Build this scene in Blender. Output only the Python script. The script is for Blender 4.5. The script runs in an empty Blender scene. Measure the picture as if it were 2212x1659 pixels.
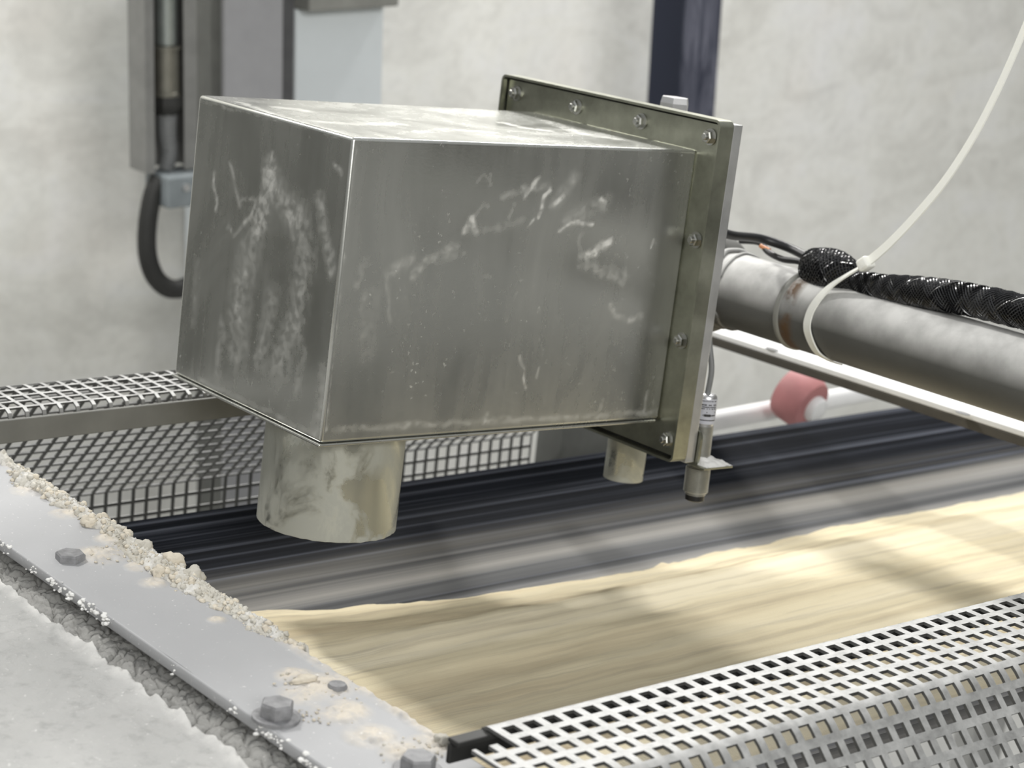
import bpy, bmesh, math, random
from mathutils import Vector, Matrix, noise

random.seed(7)
PI = math.pi
scene = bpy.context.scene
COL = scene.collection

# ------------------------------------------------------------------ camera
CAM_Z = 2.0
FPX, IW, IH = 4500.0, 2212, 1659                       # focal length in pixels of the 2212 x 1659 frame
# world axes seen in camera space (x right, y down, z forward); world: X along the belt, Y across it, Z up
WX, WY, WZ = Vector((.7736, -.1612, .6128)), Vector((-.6323, -.2584, .7303)), Vector((.0407, -.9525, -.3018))
R_WC = Matrix((WX, WY, WZ))                            # camera space -> world
cam_d = bpy.data.cameras.new('camera')
cam = bpy.data.objects.new('camera', cam_d)
COL.objects.link(cam)
right, up, back = R_WC @ Vector((1, 0, 0)), R_WC @ Vector((0, -1, 0)), R_WC @ Vector((0, 0, -1))
right.normalize(); up = (up - right * up.dot(right)).normalized(); back = right.cross(up)
mc = Matrix((right, up, back)).transposed().to_4x4()
mc.translation = (0, 0, CAM_Z)
cam.matrix_world = mc
cam_d.sensor_width = 36.0
cam_d.lens = 36.0 * FPX / IW
cam_d.clip_start = .05
cam_d.dof.use_dof = True
cam_d.dof.focus_distance = 1.56
cam_d.dof.aperture_fstop = 10.0
scene.camera = cam

# ------------------------------------------------------------------ light
world = bpy.data.worlds.new('hall_daylight')
scene.world = world
world.use_nodes = True
wn = world.node_tree.nodes
wl = world.node_tree.links
for n in list(wn): wn.remove(n)
w_out = wn.new('ShaderNodeOutputWorld'); w_bg = wn.new('ShaderNodeBackground')
w_tc = wn.new('ShaderNodeTexCoord'); w_sep = wn.new('ShaderNodeSeparateXYZ'); w_rmp = wn.new('ShaderNodeValToRGB')
w_map = wn.new('ShaderNodeMapRange'); w_map.inputs['From Min'].default_value = -1; w_map.inputs['From Max'].default_value = 1
wl.new(w_tc.outputs['Generated'], w_sep.inputs[0]); wl.new(w_sep.outputs['Z'], w_map.inputs['Value'])
wl.new(w_map.outputs['Result'], w_rmp.inputs[0]); wl.new(w_rmp.outputs[0], w_bg.inputs[0]); wl.new(w_bg.outputs[0], w_out.inputs[0])
e = w_rmp.color_ramp.elements
e[0].position = .0; e[0].color = (.07, .07, .06, 1)
e[1].position = 1.0; e[1].color = (.95, .97, 1.0, 1)
k = e.new(.46); k.color = (.115, .115, .10, 1)
k = e.new(.62); k.color = (.55, .56, .55, 1)
w_bg.inputs[1].default_value = .62

def lamp(name, loc, aim, sx, sy, power, col=(1, 1, 1)):
    d = bpy.data.lights.new(name, 'AREA')
    d.shape = 'RECTANGLE'; d.size = sx; d.size_y = sy; d.energy = power; d.color = col
    o = bpy.data.objects.new(name, d); COL.objects.link(o)
    o.location = loc
    o.rotation_euler = (Vector(aim) - Vector(loc)).to_track_quat('-Z', 'Y').to_euler()
    return o
# ceiling lamps of the hall: one above the belt, one further down the line
lamp('ceiling_lamp', (.62, 3.08, 3.55), (1.1, 1.35, 1.6), .24, .24, 46, (1, .985, .96))
lamp('ceiling_lamp.001', (3.1, 2.92, 3.4), (1.1, 1.3, 1.5), 1.0, .14, 84, (1, .985, .96))
lamp('wall_fill_light', (-1.2, -5.0, 4.3), (1.4, 3.3, 1.9), 4.0, 1.4, 310, (1, .99, .965))  # added fill light, unseen behind the camera, to brighten the wall

scene.view_settings.view_transform = 'Standard'
scene.view_settings.look = 'None'
scene.view_settings.gamma = 1.0
scene.view_settings.use_curve_mapping = False
scene.view_settings.exposure = 0.0

# ------------------------------------------------------------------ frames
# All frames start at the survey point (the camera stand), so numbers are metres from there.
CAMP = Matrix.Translation((0, 0, CAM_Z))
LEVEL = CAMP.copy()                                                        # level: wall, column, post
_m = Matrix(((.9971, 0, .0756), (.0004, 1, -.0047), (-.0756, .0047, .9971)))
MACH = CAMP @ _m.to_4x4()                                                  # conveyor, sloping down 4 degrees along X
_b = Matrix(((.9929, .0148, .1177), (-.0168, .9997, .0153), (-.1174, -.0172, .9929)))
BOX = Matrix.Translation(Vector((.8989, 1.2697, CAM_Z - .3016))) @ _b.to_4x4()   # housing: origin at its near top corner

def at(px, py, axis, val, frame):
    """the point of a frame's plane (coordinate axis == val) that the photograph shows at a pixel"""
    r = R_WC @ Vector(((px - IW / 2) / FPX, (py - IH / 2) / FPX, 1.0))
    inv = frame.inverted()
    o = inv @ Vector((0, 0, CAM_Z)); d = inv.to_3x3() @ r
    return o + d * ((val - o[axis]) / d[axis])

# ------------------------------------------------------------------ objects
def thing(name, label, cat, frame, base, group=None):
    o = bpy.data.objects.new(name, None); COL.objects.link(o)
    o.empty_display_size = .05
    o.matrix_world = frame @ Matrix.Translation(base)
    o['label'] = label; o['category'] = cat
    if group: o['group'] = group
    o['_b'] = tuple(base)
    return o

def tag(o, label=None, cat=None, group=None, kind=None):
    if label: o['label'] = label
    if cat: o['category'] = cat
    if group: o['group'] = group
    if kind: o['kind'] = kind
    return o

def obj(name, bm, mat, parent=None, frame=None, base=(0, 0, 0), smooth=None, raw=False):
    """one mesh object; vertices are given in the frame and stored relative to the thing's base"""
    if parent is not None: base = BASE[parent.name]
    if not raw and any(base): bmesh.ops.translate(bm, verts=bm.verts, vec=-Vector(base))
    me = bpy.data.meshes.new(name); bm.to_mesh(me); bm.free()
    if mat: me.materials.append(mat)
    o = bpy.data.objects.new(name, me); COL.objects.link(o)
    if smooth is not None:
        me.polygons.foreach_set('use_smooth', [True] * len(me.polygons))
        if smooth < 180:
            me.set_sharp_from_angle(angle=math.radians(smooth))
    if parent is not None:
        o.parent = parent; BASE[o.name] = base
    else:
        o.matrix_world = frame @ Matrix.Translation(base)
    return o
BASE = {}
_thing = thing
def thing(name, label, cat, frame, base, group=None):
    o = _thing(name, label, cat, frame, base, group)
    del o['_b']; BASE[o.name] = tuple(base)
    return o

# ------------------------------------------------------------------ mesh helpers
def BM(): return bmesh.new()

def box(bm, a, b, bevel=0, seg=2):
    a, b = Vector(a), Vector(b)
    r = bmesh.ops.create_cube(bm, size=1)
    for v in r['verts']:
        v.co = Vector(((a[i] + b[i]) / 2 + v.co[i] * (b[i] - a[i]) for i in range(3)))
    if bevel:
        es = list({e for v in r['verts'] for e in v.link_edges})
        bmesh.ops.bevel(bm, geom=es, offset=bevel, segments=seg, affect='EDGES', profile=.5)
    return bm

def basis(axis):
    axis = Vector(axis).normalized()
    h = Vector((0, 0, 1)) if abs(axis.z) < .9 else Vector((1, 0, 0))
    u = axis.cross(h).normalized(); return u, axis.cross(u).normalized(), axis

def lathe(bm, prof, org, axis, n=32, close=True):
    """prof: list of (radius, height) along axis"""
    u, v, w = basis(axis); org = Vector(org); rings = []
    for r, h in prof:
        rings.append([bm.verts.new(org + w * h + (u * math.cos(2 * PI * i / n) + v * math.sin(2 * PI * i / n)) * max(r, 1e-5)) for i in range(n)])
    for a, b in zip(rings, rings[1:]):
        for i in range(n): bm.faces.new((a[i], a[(i + 1) % n], b[(i + 1) % n], b[i]))
    if close:
        bm.faces.new(list(reversed(rings[0]))); bm.faces.new(rings[-1])
    return bm

def cyl(bm, p0, p1, r, n=32, ch=0):
    p0, p1 = Vector(p0), Vector(p1); L = (p1 - p0).length
    pr = [(r, 0), (r, L)] if not ch else [(r - ch, 0), (r, ch), (r, L - ch), (r - ch, L)]
    return lathe(bm, pr, p0, p1 - p0, n)

def hexa(bm, p0, axis, af, h, rot=0, ch=.08):
    """hexagonal prism, af across flats"""
    u, v, w = basis(axis); p0 = Vector(p0); R = af / math.sqrt(3)
    rings = []
    for rr, hh in ((R, 0), (R, h * .82), (R * (1 - ch), h)):
        rings.append([bm.verts.new(p0 + w * hh + (u * math.cos(rot + PI / 3 * i) + v * math.sin(rot + PI / 3 * i)) * rr) for i in range(6)])
    for a, b in zip(rings, rings[1:]):
        for i in range(6): bm.faces.new((a[i], a[(i + 1) % 6], b[(i + 1) % 6], b[i]))
    bm.faces.new(list(reversed(rings[0]))); bm.faces.new(rings[-1])
    return bm

def catmull(pts, n=10, closed=False):
    P = [Vector(p) for p in pts]; out = []; N = len(P)
    for i in range(N if closed else N - 1):
        if closed: a, b, c, d = P[(i - 1) % N], P[i], P[(i + 1) % N], P[(i + 2) % N]
        else: a, b, c, d = P[max(i - 1, 0)], P[i], P[i + 1], P[min(i + 2, N - 1)]
        for k in range(n):
            t = k / n
            out.append(.5 * ((2 * b) + (c - a) * t + (2 * a - 5 * b + 4 * c - d) * t * t + (3 * b - a - 3 * c + d) * t ** 3))
    if not closed: out.append(P[-1])
    return out

def frames_along(path, hint=None, closed=False):
    n = len(path); T = []
    for i in range(n):
        a = path[(i - 1) % n] if closed or i > 0 else path[i]
        b = path[(i + 1) % n] if closed or i < n - 1 else path[i]
        T.append((b - a).normalized())
    out = []; u = None
    for t in T:
        if u is None:
            h = Vector(hint) if hint else (Vector((0, 0, 1)) if abs(t.z) < .9 else Vector((1, 0, 0)))
            u = (h - t * h.dot(t)).normalized()
        else:
            u = (u - t * u.dot(t)).normalized()
        out.append((t, u, t.cross(u)))
    return out

def sweep(bm, path, sec, hint=None, closed=False, cap=True, scale=None):
    """sweep a closed 2D section (list of (a, b) on the u and v axes) along a path"""
    F = frames_along(path, hint, closed); rings = []
    for i, (p, (t, u, v)) in enumerate(zip(path, F)):
        s = scale(i / max(1, len(path) - 1)) if scale else 1
        rings.append([bm.verts.new(p + u * a * s + v * b * s) for a, b in sec])
    m = len(sec); N = len(rings)
    for i in range(N if closed else N - 1):
        A, B = rings[i], rings[(i + 1) % N]
        for j in range(m): bm.faces.new((A[j], A[(j + 1) % m], B[(j + 1) % m], B[j]))
    if cap and not closed:
        bm.faces.new(list(reversed(rings[0]))); bm.faces.new(rings[-1])
    bmesh.ops.recalc_face_normals(bm, faces=bm.faces)
    return bm

def circ(r, n=12): return [(r * math.cos(2 * PI * i / n), r * math.sin(2 * PI * i / n)) for i in range(n)]
def tube(bm, path, r, n=12, **k): return sweep(bm, path, circ(r, n), **k)
def fb(x, y, z=0, o=4): return noise.fractal(Vector((x, y, z)), 1.0, 2.0, o)

def sheet(bm, fn, us, vs):
    """grid of fn(u, v)"""
    g = [[bm.verts.new(fn(u, v)) for v in vs] for u in us]
    for i in range(len(us) - 1):
        for j in range(len(vs) - 1):
            bm.faces.new((g[i][j], g[i + 1][j], g[i + 1][j + 1], g[i][j + 1]))
    bmesh.ops.recalc_face_normals(bm, faces=bm.faces)
    return g

def lin(a, b, n): return [a + (b - a) * i / n for i in range(n + 1)]

# ------------------------------------------------------------------ materials
class NT:
    def __init__(s, name):
        s.m = bpy.data.materials.new(name); s.m.use_nodes = True
        s.n, s.l = s.m.node_tree.nodes, s.m.node_tree.links
        s.b = s.n['Principled BSDF']
        s.tc = None
    def node(s, t, **kw):
        o = s.n.new(t)
        for k_, v in kw.items(): setattr(o, k_, v)
        return o
    def coord(s, scale=(1, 1, 1), rot=(0, 0, 0)):
        if not s.tc: s.tc = s.node('ShaderNodeTexCoord')
        mp = s.node('ShaderNodeMapping'); mp.inputs['Scale'].default_value = scale; mp.inputs['Rotation'].default_value = rot
        s.l.new(s.tc.outputs['Object'], mp.inputs[0]); return mp.outputs[0]
    def noise(s, scale=5, detail=4, rough=.55, stretch=(1, 1, 1), dist=0, rot=(0, 0, 0)):
        o = s.node('ShaderNodeTexNoise'); s.l.new(s.coord(stretch, rot), o.inputs['Vector'])
        o.inputs['Scale'].default_value = scale; o.inputs['Detail'].default_value = detail
        o.inputs['Roughness'].default_value = rough; o.inputs['Distortion'].default_value = dist
        return o.outputs[0]
    def ramp(s, fac, stops):
        o = s.node('ShaderNodeValToRGB'); s.l.new(fac, o.inputs[0]); e_ = o.color_ramp.elements
        while len(e_) > len(stops): e_.remove(e_[-1])
        while len(e_) < len(stops): e_.new(1)
        for q, (p, c) in zip(e_, stops):
            q.position = p; q.color = (*c, 1) if isinstance(c, tuple) else (c, c, c, 1)
        return o.outputs[0]
    def mix(s, fac, a, b):
        o = s.node('ShaderNodeMix', data_type='RGBA')
        for sock, v in ((o.inputs[0], fac), (o.inputs[6], a), (o.inputs[7], b)):
            if isinstance(v, (int, float)): sock.default_value = v
            elif isinstance(v, tuple): sock.default_value = (*v, 1)
            else: s.l.new(v, sock)
        return o.outputs[2]
    def math(s, op, a, b=None, clamp=False):
        o = s.node('ShaderNodeMath', operation=op, use_clamp=clamp)
        for sock, v in zip(o.inputs, (a, b)):
            if v is None: continue
            if isinstance(v, (int, float)): sock.default_value = v
            else: s.l.new(v, sock)
        return o.outputs[0]
    def attr(s, name):
        o = s.node('ShaderNodeAttribute'); o.attribute_name = name; return o.outputs['Fac']
    def sep(s):
        if not s.tc: s.tc = s.node('ShaderNodeTexCoord')
        o = s.node('ShaderNodeSeparateXYZ'); s.l.new(s.tc.outputs['Object'], o.inputs[0]); return o.outputs
    def geo_z(s):
        g = s.node('ShaderNodeNewGeometry'); o = s.node('ShaderNodeSeparateXYZ'); s.l.new(g.outputs['Normal'], o.inputs[0]); return o.outputs[2]
    def set(s, **kw):
        for k_, v in kw.items():
            sock = s.b.inputs[{'color': 'Base Color', 'rough': 'Roughness', 'metal': 'Metallic', 'spec': 'Specular IOR Level', 'coat': 'Coat Weight',
                               'trans': 'Transmission Weight', 'sub': 'Subsurface Weight', 'sheen': 'Sheen Weight'}[k_]]
            if isinstance(v, (int, float)): sock.default_value = v
            elif isinstance(v, tuple): sock.default_value = (*v, 1)
            else: s.l.new(v, sock)
        return s
    def bump(s, h, strength=.3, dist=.001):
        o = s.node('ShaderNodeBump'); o.inputs['Strength'].default_value = strength; o.inputs['Distance'].default_value = dist
        s.l.new(h, o.inputs['Height']); s.l.new(o.outputs[0], s.b.inputs['Normal']); return s

def plain(name, col, rough=.5, metal=0, var=.12, scale=30, bump=0):
    t = NT(name); nz = t.noise(scale, 5)
    lo = tuple(c * (1 - var) for c in col); hi = tuple(min(1, c * (1 + var)) for c in col)
    t.set(color=t.ramp(nz, [(.3, lo), (.7, hi)]), rough=rough, metal=metal)
    if bump: t.bump(nz, bump)
    return t.m

def m_concrete():
    t = NT('cast_concrete')
    big = t.noise(1.1, 6, .6, (1, 1, 1.2), .4); mid = t.noise(4.5, 6, .65, (1, 1, 1.6), .8); fine = t.noise(40, 4)
    c = t.ramp(big, [(.30, (0.740, 0.734, 0.682)), (.5, (0.893, 0.886, 0.841)), (.68, (0.930, 0.930, 0.930))])
    blot = t.ramp(mid, [(.36, (0.663, 0.651, 0.606)), (.52, (0.893, 0.886, 0.835)), (.70, (0.930, 0.930, 0.930))])
    warm = t.ramp(t.noise(2.3, 3), [(.55, 0.0), (.75, 1.0)])
    c = t.mix(.5, c, blot)
    c = t.mix(t.math('MULTIPLY', warm, .22), c, (0.930, 0.828, 0.740))
    c = t.mix(t.math('MULTIPLY', t.ramp(fine, [(.45, 0.0), (.7, 1.0)]), .12), c, (.36, .36, .34))
    t.set(color=c, rough=.85).bump(mid, .15, .004)
    return t.m

def m_stainless():
    t = NT('brushed_stainless')
    cloud = t.noise(9, 6, .6, (1, 1, .55), 1.2)
    brush = t.noise(60, 3, .6, (2, 2, .05))
    grain = t.noise(420, 2)
    col = t.ramp(cloud, [(.3, (.46, .465, .43)), (.7, (.58, .585, .55))])
    col = t.mix(t.math('MULTIPLY', brush, .30), col, (.68, .68, .65))
    dust = t.attr('dust')
    speck = t.ramp(t.noise(260, 2, .5), [(.66, 0.0), (.74, 1.0)])
    patch = t.ramp(t.noise(14, 4), [(.45, 0.0), (.75, 1.0)])
    dusty = t.math('MAXIMUM', dust, t.math('MULTIPLY', t.math('MULTIPLY', speck, patch), .5))
    broken = t.math('MULTIPLY', dusty, t.ramp(t.noise(150, 5, .7), [(.30, .25), (.62, 1.0)]), True)
    t.set(color=t.mix(broken, col, (.70, .69, .655)))
    t.set(metal=t.math('SUBTRACT', .88, t.math('MULTIPLY', broken, .88), True))
    r = t.ramp(cloud, [(.3, .17), (.7, .30)])
    t.set(rough=t.mix(broken, t.mix(.10, r, brush), (.9, .9, .9)))
    t.bump(grain, .06, .0004)
    return t.m

def m_spout():
    t = NT('dust_streaked_stainless')
    cloud = t.noise(16, 6, .62, (1, 1, .7), .8); z = t.sep()[2]
    rim = t.node('ShaderNodeMapRange'); t.l.new(z, rim.inputs[0])
    rim.inputs[1].default_value = -.040; rim.inputs[2].default_value = -.094
    d = t.math('MULTIPLY', t.ramp(cloud, [(.40, .12), (.54, 1.0)]), t.math('ADD', .62, t.math('MULTIPLY', rim.outputs[0], .35)), True)
    lip = t.node('ShaderNodeMapRange'); t.l.new(z, lip.inputs[0]); lip.inputs[1].default_value = -.087; lip.inputs[2].default_value = -.092
    d = t.math('MAXIMUM', d, t.math('MULTIPLY', lip.outputs[0], t.ramp(t.noise(120, 4), [(.38, .1), (.55, 1.0)])))
    t.set(color=t.mix(d, (.50, .51, .46), (.33, .335, .30)), metal=t.math('SUBTRACT', .95, d, True), rough=t.mix(d, (.20, .20, .20), (.85, .85, .85)))
    return t.m

def m_rubber():
    t = NT('worn_belt_rubber')
    s1 = t.noise(1, 5, .6, (.22, 34, 34)); s2 = t.noise(1, 4, .65, (.5, 120, 120)); broad = t.noise(1, 3, .5, (.5, 9, 9))
    y = t.sep()[1]
    mr = t.node('ShaderNodeMapRange'); mr.interpolation_type = 'SMOOTHSTEP'; t.l.new(y, mr.inputs[0])
    mr.inputs[1].default_value = .242; mr.inputs[2].default_value = .165      # powder film grows towards the load
    film = t.math('MULTIPLY', mr.outputs[0], t.ramp(t.math('ADD', t.math('MULTIPLY', s1, .6), t.math('MULTIPLY', broad, .4)), [(.38, .0), (.60, 1.0)]))
    base = t.ramp(s2, [(.32, (.004, .0045, .006)), (.52, (.013, .015, .020)), (.68, (.090, .097, .118))])
    c = t.mix(t.math('MULTIPLY', film, .80), base, (.33, .33, .33))
    tr_ = t.node('ShaderNodeMapRange'); t.l.new(y, tr_.inputs[0]); tr_.inputs[1].default_value = .245; tr_.inputs[2].default_value = .205
    c = t.mix(t.math('MULTIPLY', tr_.outputs[0], t.ramp(s1, [(.46, 0.0), (.62, .32)])), c, (.46, .43, .37))     # sand smeared along the belt
    t.set(color=c, rough=.65, spec=.04)
    t.bump(s1, .55, .003)
    return t.m

def m_sand():
    t = NT('moist_pale_sand')
    s1 = t.noise(1, 6, .6, (.6, 24, 24)); s2 = t.noise(1, 5, .7, (2.2, 75, 75)); g = t.noise(500, 3)
    c = t.ramp(s1, [(.32, (.56, .465, .31)), (.5, (.78, .69, .485)), (.68, (.86, .78, .59))])
    c = t.mix(t.math('MULTIPLY', t.ramp(s2, [(.36, 1.0), (.52, 0.0)]), .45), c, (.42, .36, .265))
    thin = t.attr('thin')
    c = t.mix(t.math('MULTIPLY', thin, t.ramp(s2, [(.36, .55), (.60, 1.0)]), True), c, (.30, .295, .285))
    t.set(color=c, rough=.92, spec=.2).bump(t.mix(.5, s2, g), .3, .002)
    return t.m

def m_strip():
    t = NT('dusty_grey_paint')
    big = t.noise(5, 5); f = t.noise(55, 6, .7); sp = t.noise(240, 3, .6)
    c = t.ramp(big, [(.3, (.365, .367, .374)), (.7, (.425, .427, .432))])
    tan = t.attr('dust')
    c = t.mix(t.math('MULTIPLY', tan, t.ramp(f, [(.32, .2), (.55, 1.0)]), True), c, (.60, .545, .46))
    c = t.mix(t.math('MULTIPLY', t.ramp(sp, [(.66, 0.0), (.72, 1.0)]), .5), c, (.80, .79, .76))
    c = t.mix(t.math('MULTIPLY', t.ramp(sp, [(.25, 1.0), (.30, 0.0)]), .5), c, (.30, .29, .27))
    t.set(color=c, rough=.62).bump(f, .25, .0012)
    return t.m

def m_crust(name='cement_dust_crust', a=(.53, .53, .515), b=(.70, .695, .675), bump=.6):
    t = NT(name)
    big = t.noise(7, 6, .6, (1, 1, 1), .6); f = t.noise(70, 6, .7); sp = t.noise(300, 3)
    c = t.ramp(big, [(.3, a), (.7, b)])
    c = t.mix(t.math('MULTIPLY', t.ramp(f, [(.32, 1.0), (.48, 0.0)]), .35), c, tuple(x * .62 for x in a))
    c = t.mix(t.math('MULTIPLY', t.ramp(sp, [(.66, 0.0), (.74, 1.0)]), .5), c, (.84, .83, .80))
    c = t.mix(t.attr('edge'), c, (.72, .71, .68))
    t.set(color=c, rough=.93, spec=.25).bump(t.mix(.5, f, sp), bump, .002)
    return t.m

def m_guard():
    t = NT('galvanised_perforated_sheet')
    f = t.noise(25, 5); d = t.ramp(t.noise(60, 5, .7), [(.30, .45), (.70, 1.0)])
    c = t.ramp(f, [(.3, (.075, .075, .07)), (.7, (.11, .11, .105))])
    up_ = t.math('MULTIPLY', t.math('POWER', t.math('MAXIMUM', t.geo_z(), 0), .6), d, True)      # powder on the upper side; underside's shade painted in as a dark base
    c = t.mix(t.math('MULTIPLY', up_, .92), c, (.64, .64, .625))
    t.set(color=c, rough=.55, metal=t.math('SUBTRACT', .6, t.math('MULTIPLY', up_, .6), True))
    return t.m

def m_pipe():
    t = NT('weathered_grey_pipe_paint')
    f = t.noise(12, 5); chips = t.noise(55, 5, .7, (1, 1, 1), .5); y = t.sep()[1]
    c = t.ramp(f, [(.3, (.075, .075, .07)), (.7, (.105, .105, .098))])
    up_ = t.math('MULTIPLY', t.math('POWER', t.math('MAXIMUM', t.geo_z(), 0), .92), t.ramp(t.noise(30, 5), [(.30, .55), (.60, 1.0)]))
    c = t.mix(t.math('MULTIPLY', up_, .95), c, (.76, .755, .73))                     # lit top painted in, fading to a dark underside
    c = t.mix(t.math('MULTIPLY', t.ramp(chips, [(.70, 0.0), (.76, 1.0)]), .8), c, (.72, .71, .68))
    band = t.ramp(t.math('ABSOLUTE', t.math('ADD', y, .0190)), [(.003, 1.0), (.0115, 0.0)])  # rust ring at the weld
    rust = t.math('MULTIPLY', band, t.ramp(t.noise(38, 4), [(.38, 0.0), (.50, 1.0)]))
    c = t.mix(rust, c, (.10, .055, .025))
    t.set(color=c, rough=t.math('ADD', .42, t.math('MULTIPLY', up_, .4)), metal=0, spec=.35).bump(chips, .12, .001)
    return t.m

def m_blue():
    t = NT('navy_post_paint')
    sm = t.noise(9, 5, .65, (2.2, 2.2, .45), 1.5)
    g = t.node('ShaderNodeNewGeometry'); o_ = t.node('ShaderNodeSeparateXYZ'); t.l.new(g.outputs['Normal'], o_.inputs[0])
    front = t.math('MULTIPLY', t.math('MAXIMUM', t.math('MULTIPLY', o_.outputs[1], -1), 0), .85, True)       # scuffs on the belt side; other sides painted dark as in shade
    c = t.mix(t.math('MULTIPLY', t.ramp(sm, [(.42, .12), (.66, 1.0)]), front), (.014, .018, .036), (.22, .225, .28))
    t.set(color=c, rough=.55, spec=.3); return t.m

def m_galv(name, a, b, rough=.38, metal=.9):
    t = NT(name); f = t.noise(40, 5, .6)
    t.set(color=t.ramp(f, [(.3, a), (.7, b)]), rough=rough, metal=metal); return t.m

M = dict(
    concrete=m_concrete(), steel=m_stainless(), spout=m_spout(), rubber=m_rubber(), sand=m_sand(), strip=m_strip(),
    crust=m_crust('cement_dust_crust', (.385, .385, .373), (.51, .506, .49), .9), dirt=m_crust('packed_grey_dirt', (.27, .268, .255), (.42, .415, .395), .8), crumb=m_crust('pale_crumbs', (.46, .43, .365), (.64, .62, .56), .6),
    stone=m_crust('tan_crumbs', (.56, .51, .42), (.72, .66, .55), .5),
    guard=m_guard(), pipe=m_pipe(), blue=m_blue(),
    nut=m_galv('stainless_nut', (.42, .42, .39), (.55, .55, .52), .25, 1.0),
    bright=m_galv('machined_edge', (.55, .55, .55), (.68, .68, .68), .32, .85),
    flange=m_galv('flange_steel', (.28, .285, .23), (.42, .425, .35), .30, .95),
    brass=m_galv('nickel_thread', (.42, .42, .39), (.58, .58, .55), .34, .8),
    bolt=plain('dusty_bolt', (.24, .24, .245), .6, .2, .25, 160), gasket=plain('black_gasket', (.012, .012, .011), .8),
    darkbar=plain('dark_shaded_steel', (.025, .025, .023), .6, .2), farbar=plain('grey_edge_bar', (.17, .17, .155), .6, .2),
    column=plain('grey_column_paint', (.32, .32, .33), .55, 0, .05), coldark=plain('shaded_side_and_bracket_grey', (.105, .108, .10), .6),
    colgap=plain('gap_shade_dark', (.085, .085, .088), .6), trunk=plain('grey_trunking', (.20, .20, .19), .55),
    conduit=m_galv('zinc_conduit', (.30, .33, .31), (.40, .43, .41), .35, .7), gland=m_galv('bronze_gland', (.20, .195, .165), (.28, .27, .23), .4, .8),
    cabinet=plain('pale_blue_sheet', (.66, .70, .715), .5, 0, .05, 6), hood=plain('grey_hood', (.24, .24, .22), .6),
    black=plain('black_plastic', (.008, .008, .009), .35), cable=plain('black_cable_jacket', (.010, .010, .011), .45), hose=plain('dark_hose', (.022, .022, .02), .6),
    greycable=plain('grey_cable_jacket', (.16, .165, .165), .5), label=plain('white_sticker', (.78, .79, .84), .4, 0, .03), ink=plain('black_ink', (.02, .02, .02), .6),
    dust=m_crust('white_powder', (.74, .735, .71), (.86, .855, .83), .5), clamp=plain('blue_grey_casting', (.21, .235, .245), .5),
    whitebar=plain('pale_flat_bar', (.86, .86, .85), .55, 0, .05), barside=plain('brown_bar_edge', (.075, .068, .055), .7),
    white=plain('white_paint', (.86, .86, .85), .45, 0, .03), red=plain('faded_red_rubber', (.44, .185, .185), .6, 0, .2, 18),
    orange=plain('orange_wire', (.65, .25, .09), .5), rail=plain('rail_grey_paint', (.40, .40, .39), .6), slot=plain('slot_shadow_steel', (.25, .25, .25), .7),
    band=plain('grey_tape', (.20, .20, .18), .5), floor=plain('floor_concrete', (.40, .40, .385), .85, 0, .2, 3),
)
t = NT('translucent_nylon'); t.set(color=(.86, .86, .80), rough=.35, sub=.35, coat=.15)
t.b.inputs['Subsurface Radius'].default_value = (.004, .004, .0035); M['nylon'] = t.m
t = NT('braided_sleeve'); t.set(color=(.012, .012, .013), rough=.22, spec=.7); M['braid'] = t.m

# ------------------------------------------------------------------ the hall
WALL_Y = 3.30
bm = BM(); box(bm, (.25, WALL_Y, -2.0), (8.0, WALL_Y + .25, 3.2)); o = obj('wall_back', bm, M['concrete'], frame=LEVEL); tag(o, kind='structure')
bm = BM(); box(bm, (-4.0, -6.0, -2.1), (8.0, WALL_Y + .25, -2.0)); o = obj('floor', bm, M['floor'], frame=LEVEL); tag(o, kind='structure')

# ------------------------------------------------------------------ conveyor frame, belt, load
YC = 1.208
def belt_z(y):
    t_ = abs(y - YC) - .085
    if t_ <= 0: return -.705
    return -.705 + .36 * (t_ * t_ / (t_ + .05))

fr = thing('belt_undercarriage', 'grey undercarriage with rails, cross members and legs below the belt', 'frame', MACH, (1.3, YC, -1.95))
for s in (-1, 1):
    y0 = YC + s * .575
    bm = BM(); box(bm, (-.4, y0 - .02, -.90), (3.0, y0 + .02, -.765), .004); obj('side_rail', bm, M['rail'], fr)
    for x in (.1, 2.6):
        zf = at(1000, 800, 2, 0, MACH).z * 0 - 2.0 + .0756 * x
        bm = BM(); box(bm, (x - .04, y0 - .02, zf + .003), (x + .04, y0 + .02, -.90), .004); obj('leg', bm, M['rail'], fr)
for x in (-.2, 1.1, 2.4):
    bm = BM(); box(bm, (x - .03, YC - .575, -.80), (x + .03, YC + .575, -.765), .003); obj('cross_member', bm, M['rail'], fr)
    for y in (YC - .07, YC + .07):
        bm = BM(); box(bm, (x - .015, y - .015, -.765), (x + .015, y + .015, -.7155)); obj('belt_support', bm, M['rail'], fr)

bm = BM()
ys = lin(YC - .318, YC + .318, 60); xs = lin(-.55, 3.1, 36)
def bf(x, y): return Vector((x, y, belt_z(y) + .0025 * fb(x * .9, y * 7, 3)))
g1 = sheet(bm, bf, xs, ys)
bmesh.ops.solidify(bm, geom=bm.faces[:], thickness=.010)
o = obj('conveyor_belt', bm, M['rubber'], frame=MACH, base=(1.3, YC, -.705), smooth=60)
tag(o, 'black troughed rubber conveyor belt running under the stainless housing', 'conveyor belt')

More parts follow.
